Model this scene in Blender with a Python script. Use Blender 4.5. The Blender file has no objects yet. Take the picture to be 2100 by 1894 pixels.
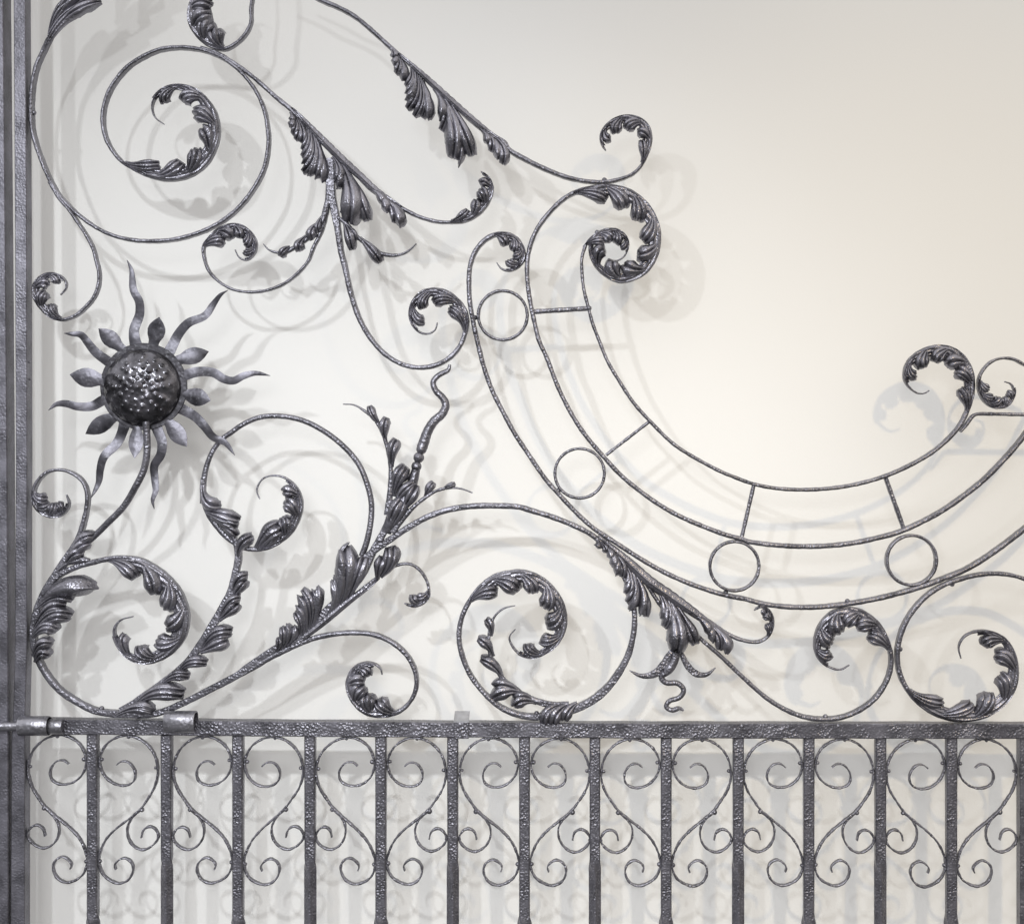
import bpy, math, random
from mathutils import Vector
random.seed(7)
SC = bpy.context.scene
COL = SC.collection

# ------------------------------------------------------------------ measures
# one unit of the traced drawing = 1 mm of ironwork
XC, YC, CAM = 1200.0, 900.0, 3300.0          # eye point: across, up, and distance from the face of the ironwork
ZB = 2600.0                                   # drawing height that lies on the ground
K = 600 / 2018.0
TILE = dict(A=(0, 0), B=(500, 0), C=(900, 200), D=(0, 500), E=(500, 500), F=(0, 950), G=(500, 950),
            H=(1000, 950), I=(1500, 650), J=(1500, 1000), K=(0, 1354), L=(500, 1354), M=(1000, 1354), N=(1500, 1354))


def T(t, *p):
    ox, oy = TILE[t]
    return [(ox + x * K, oy + y * K) for x, y in p]


def W(px, py, y=0.0):
    """drawing mm -> world metres"""
    return ((px - 1050.0) / 1000.0, y / 1000.0, (ZB - py) / 1000.0)


# ------------------------------------------------------------------ materials
def new_mat(name):
    m = bpy.data.materials.new(name)
    m.use_nodes = True
    nt = m.node_tree
    return m, nt, nt.nodes['Principled BSDF'], nt.nodes.new, nt.links.new


def iron(name, base, rough, bump, scale, metallic=0.85, dist=.0026, glint=.5, mott=(.62, 1.3)):
    m, nt, b, N, L = new_mat(name)
    co = N('ShaderNodeTexCoord')
    n1 = N('ShaderNodeTexVoronoi'); n1.feature = 'SMOOTH_F1'; n1.inputs['Scale'].default_value = scale; n1.inputs['Smoothness'].default_value = .5; n1.inputs['Randomness'].default_value = 1
    n2 = N('ShaderNodeTexNoise'); n2.inputs['Scale'].default_value = 22; n2.inputs['Detail'].default_value = 3
    n3 = N('ShaderNodeTexNoise'); n3.inputs['Scale'].default_value = scale * 1.25; n3.inputs['Detail'].default_value = 2
    for n in (n1, n2, n3):
        L(co.outputs['Object'], n.inputs['Vector'])
    cr = N('ShaderNodeValToRGB')
    cr.color_ramp.elements[0].position = .33; cr.color_ramp.elements[1].position = .7
    cr.color_ramp.elements[0].color = tuple(c * mott[0] for c in base) + (1,)
    cr.color_ramp.elements[1].color = tuple(c * mott[1] for c in base) + (1,)
    L(n2.outputs['Fac'], cr.inputs['Fac'])
    # pale specks in the base colour: painted glints of the hammered coat
    cr2 = N('ShaderNodeValToRGB')
    cr2.color_ramp.elements[0].position = .60; cr2.color_ramp.elements[1].position = .67
    cr2.color_ramp.elements[0].color = (0, 0, 0, 1); cr2.color_ramp.elements[1].color = (1, 1, 1, 1)
    L(n3.outputs['Fac'], cr2.inputs['Fac'])
    mx = N('ShaderNodeMix'); mx.data_type = 'RGBA'
    sc_ = N('ShaderNodeMath'); sc_.operation = 'MULTIPLY'; sc_.inputs[1].default_value = glint
    L(cr2.outputs['Color'], sc_.inputs[0]); L(sc_.outputs[0], mx.inputs[0])
    L(cr.outputs['Color'], mx.inputs[6]); mx.inputs[7].default_value = (.55, .55, .60, 1)
    L(mx.outputs[2], b.inputs['Base Color'])
    b.inputs['Metallic'].default_value = metallic
    rr = N('ShaderNodeMapRange'); rr.inputs[3].default_value = rough - .08; rr.inputs[4].default_value = rough + .12
    L(n2.outputs['Fac'], rr.inputs[0]); L(rr.outputs[0], b.inputs['Roughness'])
    bp = N('ShaderNodeBump'); sm = N('ShaderNodeMapRange'); sm.inputs[1].default_value = .35; sm.inputs[2].default_value = .65; sm.inputs[3].default_value = bump * .25; sm.inputs[4].default_value = bump * 1.15
    n4 = N('ShaderNodeTexNoise'); n4.inputs['Scale'].default_value = 34; n4.inputs['Detail'].default_value = 2; L(co.outputs['Object'], n4.inputs['Vector'])
    L(n4.outputs['Fac'], sm.inputs[0]); L(sm.outputs[0], bp.inputs['Strength']); bp.inputs['Distance'].default_value = dist
    L(n1.outputs['Distance'], bp.inputs['Height']); L(bp.outputs['Normal'], b.inputs['Normal'])
    return m


IRON = iron('hammered_iron', (.165, .161, .184), .33, .7, 215, dist=.0024, glint=.28)
IRON_LEAF = iron('chased_iron', (.200, .195, .222), .27, .6, 240, dist=.0018, glint=.25)
IRON_SHEET = iron('sheet_steel', (.105, .102, .118), .38, .5, 120, dist=.0012, glint=.10, mott=(.35, 1.7))
IRON_PLATE = iron('dull_steel', (.060, .058, .066), .42, .6, 120, dist=.0015, glint=.12)
IRON_DOME = iron('burnished_steel', (.105, .102, .114), .20, .5, 130, dist=.0014, glint=.12, mott=(.3, 1.5))
IRON_POST = iron('painted_post_iron', (.165, .161, .186), .40, .4, 230, dist=.0018, glint=.12)
IRON_CLIP = iron('pale_clip_iron', (.42, .42, .44), .34, .3, 120, dist=.0012, glint=.2)
IRON_BRIGHT = iron('worn_bright_iron', (.23, .226, .25), .34, .6, 140, dist=.0020, glint=.3)

# ------------------------------------------------------------------ tree of objects
GATE_BASE = W(1050, ZB)


def empty(name, loc):
    o = bpy.data.objects.new(name, None)
    o.location = loc
    o.empty_display_size = .1
    COL.objects.link(o)
    return o


class MB:
    def __init__(s):
        s.v, s.f = [], []

    def grid(s, rows, close_u=False, close_v=False, flip=False):
        """rows: list of equally long lists of world points"""
        o = len(s.v); n = len(rows[0]); r = len(rows)
        for row in rows:
            s.v.extend(row)
        for i in range(r if close_u else r - 1):
            i2 = (i + 1) % r
            for j in range(n if close_v else n - 1):
                j2 = (j + 1) % n
                q = (o + i * n + j, o + i * n + j2, o + i2 * n + j2, o + i2 * n + j)
                s.f.append(q[::-1] if flip else q)
        return o

    def cap(s, idx):
        s.f.append(tuple(idx))

    def build(s, name, mat, parent=None, sharp=38, origin=(0, 0, 0)):
        me = bpy.data.meshes.new(name)
        ox, oy, oz = origin
        me.from_pydata([(x - ox, y - oy, z - oz) for x, y, z in s.v], [], s.f)
        me.materials.append(mat)
        import bmesh
        bm = bmesh.new(); bm.from_mesh(me)
        bmesh.ops.recalc_face_normals(bm, faces=bm.faces)
        bm.to_mesh(me); bm.free()
        me.polygons.foreach_set('use_smooth', [True] * len(me.polygons))
        me.set_sharp_from_angle(angle=math.radians(sharp))
        me.update()
        o = bpy.data.objects.new(name, me)
        COL.objects.link(o)
        if parent is not None:
            o.parent = parent
        return o


def wp(px, py, y):
    """point of the gate in the gate's own frame (the gate's base sits on the ground)"""
    a = W(px, py, y)
    return (a[0] - GATE_BASE[0], a[1] - GATE_BASE[1], a[2] - GATE_BASE[2])


# ------------------------------------------------------------------ curves
def spline(p, step=3.0):
    """centripetal Catmull-Rom through p, resampled to even steps"""
    q = [p[0]]
    for a in p[1:]:
        if math.dist(a, q[-1]) > .6:
            q.append(a)
    p = q
    P = [(2 * p[0][0] - p[1][0], 2 * p[0][1] - p[1][1])] + list(p) + [(2 * p[-1][0] - p[-2][0], 2 * p[-1][1] - p[-2][1])]
    out = []; marks = []
    for i in range(1, len(P) - 2):
        p0, p1, p2, p3 = P[i - 1], P[i], P[i + 1], P[i + 2]
        t0 = 0; t1 = t0 + math.dist(p0, p1) ** .5; t2 = t1 + math.dist(p1, p2) ** .5; t3 = t2 + math.dist(p2, p3) ** .5
        n = max(2, int(math.dist(p1, p2) / 1.2))
        marks.append(len(out))
        for k in range(n):
            t = t1 + (t2 - t1) * k / n
            def lp(a, b, ta, tb):
                w = (t - ta) / (tb - ta)
                return (a[0] + (b[0] - a[0]) * w, a[1] + (b[1] - a[1]) * w)
            A1, A2, A3 = lp(p0, p1, t0, t1), lp(p1, p2, t1, t2), lp(p2, p3, t2, t3)
            B1, B2 = lp(A1, A2, t0, t2), lp(A2, A3, t1, t3)
            out.append(lp(B1, B2, t1, t2))
    out.append(p[-1])
    L = [0]
    for a, b in zip(out, out[1:]):
        L.append(L[-1] + math.dist(a, b))
    n = max(3, int(L[-1] / step))
    res = []; j = 0
    for k in range(n + 1):
        s = L[-1] * k / n
        while j < len(L) - 2 and L[j + 1] < s:
            j += 1
        w = (s - L[j]) / max(1e-9, L[j + 1] - L[j])
        res.append((out[j][0] + (out[j + 1][0] - out[j][0]) * w, out[j][1] + (out[j + 1][1] - out[j][1]) * w))
    return res, L[-1]


def smooth_pts(c, n=2):
    for _ in range(n):
        c = [c[0]] + [((a[0] + 2 * b[0] + d[0]) / 4, (a[1] + 2 * b[1] + d[1]) / 4) for a, b, d in zip(c, c[1:], c[2:])] + [c[-1]]
    return c


def frame(c):
    n = len(c); out = []
    for i in range(n):
        a = c[max(0, i - 1)]; b = c[min(n - 1, i + 1)]
        dx, dy = b[0] - a[0], b[1] - a[1]
        l = math.hypot(dx, dy) or 1
        out.append((dx / l, dy / l, -dy / l, dx / l))   # tangent, normal
    return out


def lerp_table(tab, t):
    if not isinstance(tab, (list, tuple)):
        return tab
    if t <= tab[0][0]:
        return tab[0][1]
    for (a, va), (b, vb) in zip(tab, tab[1:]):
        if t <= b:
            return va + (vb - va) * (t - a) / max(1e-9, b - a)
    return tab[-1][1]


def ss(a, b, x):
    t = min(1, max(0, (x - a) / (b - a)))
    return t * t * (3 - 2 * t)


def strap_mb(mb, pts, w, d=22, y0=0, closed=False, step=3.0, jitter=.35):
    """flat bar on edge following pts: w across the drawing, d deep, slightly eased edges, hand-forged unevenness"""
    c, L = spline(pts, step)
    c = smooth_pts(c, 2)
    fr = frame(c)
    rows = []; n = len(c)
    ph = random.random() * 9
    for i, (p, f) in enumerate(zip(c, fr)):
        t = i / (n - 1)
        ww = lerp_table(w, t) / 2
        jj = jitter * (math.sin(i * .9 + ph) * .5 + math.sin(i * .37 + ph * 2) * .5) * min(1, ww / 2.5)
        ww = max(.4, ww + jj)
        dd = lerp_table(d, t)
        yy = lerp_table(y0, t)
        e = min(1.6, ww * .45)
        prof = [(-ww, yy + e), (-ww + e, yy), (0, yy - .35 * e), (ww - e, yy), (ww, yy + e),
                (ww, yy + dd - e), (ww - e, yy + dd), (-ww + e, yy + dd), (-ww, yy + dd - e)]
        rows.append([wp(p[0] + f[2] * s, p[1] + f[3] * s, y) for s, y in prof])
    if closed:
        rows = rows[:-1]
    o = mb.grid(rows, close_u=closed, close_v=True)
    if not closed:
        k = len(rows[0]); mb.cap(range(o, o + k)); mb.cap(range(o + (len(rows) - 1) * k, o + len(rows) * k))
    return c, fr


def tube_mb(mb, pts, r, yc=10, step=2.5, seg=12, rough=.0):
    c, L = spline(pts, step)
    c = smooth_pts(c, 2); fr = frame(c); rows = []; n = len(c)
    for i, (p, f) in enumerate(zip(c, fr)):
        t = i / (n - 1)
        rr = lerp_table(r, t) * (1 + rough * math.sin(i * 1.3)); y = lerp_table(yc, t)
        rows.append([wp(p[0] + f[2] * rr * math.cos(a), p[1] + f[3] * rr * math.cos(a), y + rr * math.sin(a))
                     for a in (2 * math.pi * k / seg for k in range(seg))])
    o = mb.grid(rows, close_v=True)
    mb.cap(range(o, o + seg)); mb.cap(range(o + (len(rows) - 1) * seg, o + len(rows) * seg))
    return c, fr


def ball_mb(mb, x, y, yd, r, ry=None, seg=14, rings=9):
    ry = ry or r
    rows = []
    for i in range(rings + 1):
        a = math.pi * i / rings
        rr = max(.02, math.sin(a)) * r
        rows.append([wp(x + rr * math.cos(b), y + rr * math.sin(b), yd - ry * math.cos(a)) for b in (2 * math.pi * k / seg for k in range(seg))])
    mb.grid(rows, close_v=True)


def box_mb(mb, x0, x1, y0, y1, d0, d1, e=1.5):
    """bar with eased edges, long axis along x if wider than tall (drawing coords)"""
    def ring(cx, cy, hx, hy, d):
        return [wp(cx + a * hx, cy + b * hy, d) for a, b in ((-1, -1), (1, -1), (1, 1), (-1, 1))]
    cx, cy, hx, hy = (x0 + x1) / 2, (y0 + y1) / 2, (x1 - x0) / 2, (y1 - y0) / 2
    rows = [ring(cx, cy, hx - e, hy - e, d0), ring(cx, cy, hx, hy, d0 + e), ring(cx, cy, hx, hy, d1 - e), ring(cx, cy, hx - e, hy - e, d1)]
    o = mb.grid(rows, close_v=True)
    mb.cap(range(o, o + 4)); mb.cap(range(o + 12, o + 16))


# ------------------------------------------------------------------ acanthus lobes
def lobe_mb(mb, base, mid, tip, w, h=11, y0=2, nr=2.5, hook=.9, basew=.34, thick=1.8, nu=22, nv=28):
    """one chased lobe: starts narrow on its stem, swells towards the front, ends in a rolled scalloped tip"""
    seed = random.random() * 10
    rows = []
    def bez(t):
        a = (1 - t) ** 2; b = 2 * t * (1 - t); c = t * t
        return (a * base[0] + b * mid[0] + c * tip[0], a * base[1] + b * mid[1] + c * tip[1])
    def tan(t):
        dx = 2 * (1 - t) * (mid[0] - base[0]) + 2 * t * (tip[0] - mid[0])
        dy = 2 * (1 - t) * (mid[1] - base[1]) + 2 * t * (tip[1] - mid[1])
        l = math.hypot(dx, dy) or 1
        return dx / l, dy / l
    front = []; back = []
    nr = max(1, int(nr + .5))
    for i in range(nu + 1):
        u = i / nu
        rf = []; rb = []
        for j in range(nv + 1):
            v = -1 + 2 * j / nv
            th = math.pi * nr * (v + 1) / 2
            rib = abs(math.sin(th)) ** .62                      # rounded ribs with narrow grooves between
            end = .74 + .25 * math.sqrt(max(0, 1 - .985 * v * v)) + (.075 * rib if nr > 1 else .02 * math.sin(seed + 7 * v)) + (.02 * math.sin(seed * 3 + 11 * v) if nr > 1 else 0)
            uu = min(1, u * end)
            ww = (basew + (1 - basew) * ss(0, .70, uu)) * (1 - (.38 if nr == 1 else .12) * ss(.74, 1.0, uu)) * w / 2
            px, py = bez(uu); tx, ty = tan(uu)
            nx, ny = -ty, tx
            ex = v * ww
            rise = math.sin(math.pi * uu ** 1.25 * .86)
            amp = min(1, uu * 2.5 + .25) * min(w * .17, 5.2) * (1.5 / (nr + .5) + .35)
            vein = abs(math.sin(th * 2.0 + .4)) ** .8
            y = y0 - h * rise + .5 * ww * v * v - amp * 1.15 * (rib - .5) - .16 * amp * vein * ss(.1, .5, uu)
            y += .10 * w * math.sin(seed + 5 * v + 3 * uu) * ss(.5, 1, uu) * .6
            tq = min(.985, max(0, (u - .70) / .30))
            y += w * .42 * (1 - math.sqrt(1 - tq * tq)) * (1 + .25 * math.cos(th * 2))     # the tip rolls away
            wob = .4 * math.sin(seed + u * 9 + v * 2)
            a = (px + nx * (ex + wob * abs(v)), py + ny * (ex + wob * abs(v)), y)
            rf.append(wp(*a)); rb.append(wp(a[0], a[1], a[2] + thick))
        front.append(rf); back.append(rb)
    n = nv + 1
    o = mb.grid(front); o2 = mb.grid(back, flip=True)
    # rim
    rim = [i * n for i in range(nu + 1)] + [nu * n + j for j in range(1, n)] + [i * n + nv for i in range(nu - 1, -1, -1)] + [j for j in range(nv - 1, 0, -1)]
    m = len(rim)
    for a in range(m):
        b = (a + 1) % m
        mb.f.append((o + rim[a], o2 + rim[a], o2 + rim[b], o + rim[b]))


def crescent_mb(mb, c, fr, i0, i1, side, wmax, n, y0=1, first=1.0, last=.35, h=9):
    """acanthus sheathing along the inner side of a curl: a ribbed band on the spine and lobes leaning forward"""
    L = i1 - i0
    cols = 11
    rowsf = []; rowsb = []
    for i in range(i0, i1 + 1):
        q = (i - i0) / L
        wv = wmax * .66 * (ss(-.12, .22, q)) * (1 - .6 * ss(.6, 1.0, q))
        p, f = c[i], fr[i]
        rf = []; rb = []
        for j in range(cols):
            v = j / (cols - 1)
            s = side * (v * wv - 2.2)
            y = y0 - 6.0 * math.sin(math.pi * (.12 + .75 * v)) - 1.3 * math.cos(2 * math.pi * (3.0 * v + q * n * .35)) + 4 * v
            rf.append(wp(p[0] + f[2] * s, p[1] + f[3] * s, y)); rb.append(wp(p[0] + f[2] * s, p[1] + f[3] * s, y + 2.2))
        rowsf.append(rf); rowsb.append(rb)
    o = mb.grid(rowsf); o2 = mb.grid(rowsb, flip=True)
    r = len(rowsf)
    rim = [k * cols for k in range(r)] + [(r - 1) * cols + j for j in range(1, cols)] + [k * cols + cols - 1 for k in range(r - 2, -1, -1)] + [j for j in range(cols - 2, 0, -1)]
    for a in range(len(rim)):
        b = (a + 1) % len(rim)
        mb.f.append((o + rim[a], o2 + rim[a], o2 + rim[b], o + rim[b]))
    for k in range(n):
        q = (k + .12) / (n + .02)
        ib = int(i0 + L * q)
        sz = (first + (1 - first) * ss(0, .3, q)) * (1 - (1 - last) * ss(.5, 1.05, q)) * random.uniform(.86, 1.12)
        reach = wmax * sz * 1.1
        adv = int(L / n * random.uniform(1.0, 1.25))
        it = min(len(c) - 1, ib + int(adv * (1 - .3 * q))); im = min(len(c) - 1, ib + int(adv * .55))
        b = c[ib]; bf = fr[ib]; m_ = c[im]; mf = fr[im]; t_ = c[it]; tf = fr[it]
        base = (b[0] + bf[2] * side * 2, b[1] + bf[3] * side * 2)
        mid = (m_[0] + mf[2] * side * reach * .34, m_[1] + mf[3] * side * reach * .34)
        tip = (t_[0] + tf[2] * side * reach, t_[1] + tf[3] * side * reach)
        lw = max(9, min(reach * 1.0, math.dist(base, tip) * .85))
        lobe_mb(mb, base, mid, tip, lw, h=h * sz, y0=y0 - 1.5, nr=random.choice((2, 3, 3)), hook=random.uniform(.8, 1.0))


GATE = empty('iron_gate', GATE_BASE)
GATE['label'] = 'hammered dark iron gate with scrolls, acanthus leaves and a sunflower above barred lower half'
GATE['category'] = 'gate'


def scroll(pts, leaf=None, w=7.5, d=22, W_=28, n=5, name='scroll', endw=2.2, lobes=(), rivets=(), y0=0, tail=.86, first=.8, last=.5, mat=None, leaf0=None, n0=3, label=None):
    """a flat-bar scroll; leaf = its curled, leafed end; lobes = leaves traced one by one; leaf0 = a leafed start"""
    allp = list(pts) + (list(leaf) if leaf else [])
    c, L = spline(allp, 3.0)
    mb = MB()
    wt = w
    n_all = len(c)
    i0 = n_all
    if leaf:
        i0 = min(range(n_all), key=lambda i: math.dist(c[i], leaf[0]) + (0 if i > n_all * .1 else 1e3))
        t0 = i0 / (n_all - 1)
        te = t0 + (1 - t0) * tail
        w1 = w if not isinstance(w, (list, tuple)) else w[-1][1]
        head = [(0, w)] if not isinstance(w, (list, tuple)) else [(a * t0, b) for a, b in w]
        wt = head + [(t0, w1), (t0 + (te - t0) * .5, w1 * .9), (te, max(endw * 1.6, w1 * .5)), (1, endw)]
        dt = [(0, d), (t0, d), (te, d * .75), (1, d * .3)]
        yt = [(0, y0), (t0, y0), (1, y0 + d * .3)]
    else:
        dt, yt = d, y0
    c2, fr = strap_mb(mb, allp, wt, dt, yt)
    o = mb.build(name, mat or IRON, GATE)
    if label:
        o['label'] = label
    if leaf:
        # inner side of the curl
        i1 = int(i0 + (n_all - 1 - i0) * tail)
        i1 = min(i1, n_all - 2)
        turn = 0
        for i in range(i0 + 1, i1):
            a, b = fr[i - 1], fr[i]
            turn += a[0] * b[1] - a[1] * b[0]
        side = 1 if turn > 0 else -1
        lm = MB()
        crescent_mb(lm, c2, fr, i0, i1, side, W_, n, y0=y0 + 1, first=first, last=last, h=max(6, W_ * .33))
        lm.build('acanthus_leaf', IRON_LEAF, o, sharp=60)
    if lobes:
        leaves(lobes, o)
    for r in rivets:
        k = min(range(len(c2)), key=lambda i: math.dist(c2[i], r))
        p, f = c2[k], fr[k]
        sd = 1 if (r[0] - p[0]) * f[2] + (r[1] - p[1]) * f[3] > 0 else -1
        off = lerp_table(wt, k / (len(c2) - 1)) / 2 + .6
        rivet((p[0] + f[2] * sd * off, p[1] + f[3] * sd * off), o, yd=y0 + 9)
    return o


def leaves(groups, parent):
    """groups: each a list of (base, mid, tip, width[, h]) making one leaf"""
    for g in groups:
        mb = MB()
        for l in g:
            lobe_mb(mb, l[0], l[1], l[2], l[3], h=(l[4] if len(l) > 4 else l[3] * .5), nr=(l[5] if len(l) > 5 else 2), y0=-2)
        mb.build('acanthus_leaf', IRON_LEAF, parent, sharp=60)


def rivet(p, parent, r=5.4, yd=10):
    mb = MB()
    ball_mb(mb, p[0], p[1], yd, r, r * 1.15)
    return mb.build('rivet', IRON, parent)


def LB(t, b, m, e, w, *more):
    """a lobe traced in tile t; w in tile units"""
    q = T(t, b, m, e)
    return (q[0], q[1], q[2], w * K) + tuple((x * K if i == 0 else x) for i, x in enumerate(more))


def fan(t, b0, b1, tips, bend=-.33, h=.62):
    """fingers of one leaf: roots spread from b0 to b1 along the bar, each finger bending over towards its own tip"""
    out = []
    n = len(tips)
    for k, tp in enumerate(tips):
        x, y, w = tp[:3]
        q = k / max(1, n - 1)
        b = (b0[0] + (b1[0] - b0[0]) * (.06 + q * .50), b0[1] + (b1[1] - b0[1]) * (.06 + q * .50))
        dx, dy = x - b[0], y - b[1]
        bd = (tp[3] if len(tp) > 3 else bend) * random.uniform(.85, 1.15)
        m = (b[0] + dx * .62 - dy * bd, b[1] + dy * .62 + dx * bd)
        p = T(t, b, m, (x, y))
        out.append((p[0], p[1], p[2], w * K * random.uniform(1.2, 1.4), w * K * h * random.uniform(.85, 1.25), 2 if w > 80 or random.random() < .45 else 1))
    return out


# ================================================================== THE FRAME OF THE GATE
mb = MB()
prof = [(-1200, 27, 52), (0, 29, 53.5), (500, 32, 56), (950, 33.5, 57), (1350, 31.5, 56), (1462, 28, 53), (1520, 25, 52.5), (1894, 23, 52), (2590, 20, 50)]
rows = []
for py, a, b in prof:
    e = 1.6
    rows.append([wp(x, py, y) for x, y in ((a, -4 + e), (a + e, -4), (b - e, -4), (b, -4 + e), (b, 28), (a, 28))])
o = mb.grid(rows, close_v=True); mb.cap(range(o, o + 6)); mb.cap(range(len(mb.v) - 6, len(mb.v)))
STILE = mb.build('stile', IRON_POST, GATE)
mb = MB(); ball_mb(mb, 57.5, 742, 10, 2.6, 4); mb.build('rivet', IRON, STILE)
mb = MB(); ball_mb(mb, 57.5, 777, 12, 2.4, 4); mb.build('rivet', IRON, STILE)

mb = MB()
rows = []
for py, a, b in ((1512.5, 2091, 2118), (2590, 2092, 2119)):
    rows.append([wp(x, py, y) for x, y in ((a, -2), (a + 1.5, -3.5), (b - 1.5, -3.5), (b, -2), (b, 26), (a, 26))])
o = mb.grid(rows, close_v=True); mb.cap(range(o, o + 6)); mb.cap(range(o + 6, o + 12))
mb.build('stile', IRON, GATE)


def rail_y(x):
    return lerp_table([(0, 1474), (135, 1474.6), (600, 1479), (1300, 1482.5), (2200, 1483.5)], x)


mb = MB(); rows = []
for x in [50.0] + [60 + i * 12.0 for i in range(172)] + [2180]:
    t = rail_y(x); b_ = t + 30.5 + .3 * math.sin(x * .05); t += .3 * math.sin(x * .043)
    rows.append([wp(x, y, d) for y, d in ((t, -2), (t + 1.8, -4), (b_ - 1.8, -4), (b_, -2), (b_, 28), (t, 28))])
o = mb.grid(rows, close_v=True); mb.cap(range(o, o + 6)); mb.cap(range(len(mb.v) - 6, len(mb.v)))
RAIL = mb.build('rail', IRON, GATE)


# bars: square, turned onto their edge lower down
def bar_mesh(kind):
    mb = MB(); rows = []
    tw = 1762 if kind == 'edge' else 1876
    ys = [1505, 1560, 1640, 1700] + [tw - 12 + i * 4 for i in range(0, 14)] + [1945, 2100, 2580]
    ys = sorted(set(ys))
    for y in ys:
        t = ss(tw - 8, tw + 26, y)
        ang = math.pi / 4 * t
        hw = 10.0 - .3 * ss(1500, 1760, y) + (-.6 * t)
        if kind == 'leaf':
            hw += 1.6 * math.exp(-((y - tw - 12) / 14.0) ** 2)
        e = .14
        base = []
        for k in range(4):
            a0 = math.pi / 4 + k * math.pi / 2
            for s in (-e, e):
                base.append((hw * 1.414 * math.cos(a0 + s) * .985, hw * 1.414 * math.sin(a0 + s) * .985))
        rows.append([wp(1050 + x * math.cos(ang) - z * math.sin(ang), y, 9 + x * math.sin(ang) + z * math.cos(ang)) for x, z in base])
    mb.grid(rows, close_v=True)
    return mb


bars_x = [188.5, 340.3, 487, 635, 780.5, 928, 1075.5, 1220, 1366.5, 1514.5, 1659.5, 1806.8, 1952.5]
protos = {}
for i, x in enumerate(bars_x):
    kind = 'leaf' if i % 2 == 0 else 'edge'
    if kind not in protos:
        b = bar_mesh(kind).build('baluster', IRON, GATE, sharp=30)
        protos[kind] = b
    else:
        b = protos[kind].copy(); COL.objects.link(b); b.parent = GATE
    b.location.x = (x - 1050) / 1000
    b.location.z = -(rail_y(x) - 1474) / 1000

# the heart scrolls between the bars: traced once, from the cell left of its bar
bigp = T('K', (1475, 722), (1440, 697), (1390, 705), (1350, 765), (1360, 830), (1420, 862), (1500, 850), (1565, 795), (1592, 720), (1582, 650),
         (1540, 580), (1460, 532), (1390, 524), (1310, 550), (1240, 610), (1200, 690), (1190, 790), (1215, 880), (1265, 960), (1305, 1015),
         (1390, 1090), (1470, 1155), (1540, 1230), (1585, 1320), (1598, 1400), (1570, 1480), (1520, 1520), (1450, 1540), (1385, 1510),
         (1355, 1440), (1370, 1390), (1420, 1362), (1465, 1385), (1485, 1415), (1475, 1445))
smallp = T('K', (1310, 1030), (1370, 1085), (1400, 1145), (1395, 1220), (1355, 1280), (1290, 1307), (1220, 1275), (1185, 1220), (1210, 1165),
           (1250, 1148), (1290, 1170), (1305, 1222))
riv = T('K', (1390, 533), (1576, 690), (1206, 745), (1303, 1030), (1590, 1395), (1186, 1222))
X0 = 487.0


def heart(sgn, xb):
    rj = random.Random(int(xb * 10) + sgn)
    a1, a2, a3, p1, p2 = (rj.uniform(-1, 1) for _ in range(5))
    dz = rail_y(xb - sgn * 70) - 1476.5
    def f(P, seed=0):
        out = []
        for x, y in P:
            u, v = (x - X0) + 73, y - 1650
            # small differences of bend, kept to the joints
            e = math.sin(math.pi * min(1, max(0, (u + 60) / 120.0)))
            u += e * (2.4 * a1 * math.sin(v * .018 + p1 * 3 + seed) + 1.4 * a2 * math.sin(v * .05 + p2 * 3))
            v2 = v + 2.6 * a3 * math.sin(u * .03 + p2 * 2 + seed) * ss(-130, -60, v)
            out.append((xb + sgn * (u - 73), 1650 + v2 + dz))
        return out
    mb = MB()
    strap_mb(mb, f(bigp), [(0, 2.4), (.06, 3.6), (.3, 4.3), (.6, 4.3), (.94, 4.0), (1, 2.8)], 12, 3, step=2.2, jitter=.75)
    o = mb.build('heart_scroll', IRON, GATE)
    mb = MB()
    strap_mb(mb, f(smallp), [(0, 3.6), (.9, 4.2), (1, 2.8)], 12, 3.4, step=2.2, jitter=.75)
    mb.build('side_scroll', IRON, o)
    for p, r in zip(f(riv), (3.6, 4.4, 3.6, 5.2, 4.4, 3.6)):
        mb = MB(); ball_mb(mb, p[0], p[1], 8, r * rj.uniform(.85, 1.15), r * 1.2); mb.build('rivet', IRON, o)
    return o


for i in range(0, 13, 2):
    for sgn in (1, -1):
        heart(sgn, bars_x[i])

# draw bolt with its two keepers, and the small clip on the rail
def sleeve(x0, x1, yc, r, d, wall=2.2, seg=22, mat=IRON_BRIGHT, name='bolt_keeper', flat=.35, par=None):
    mb = MB()
    def ring(x, rr):
        pts = []
        for k in range(seg):
            a = 2 * math.pi * k / seg
            ca, sa = math.cos(a), math.sin(a)
            q = (abs(ca) ** 2.8 + abs(sa) ** 2.8) ** (-1 / 2.8) * flat + (1 - flat)
            pts.append(wp(x, yc + rr * q * ca, d + rr * q * sa))
        return pts
    mb.grid([ring(x0, r - wall), ring(x0, r - .6), ring(x0 + 1, r), ring(x1 - 1, r), ring(x1, r - .6), ring(x1, r - wall)], close_u=True, close_v=True)
    return mb.build(name, mat, par or GATE)


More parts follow.
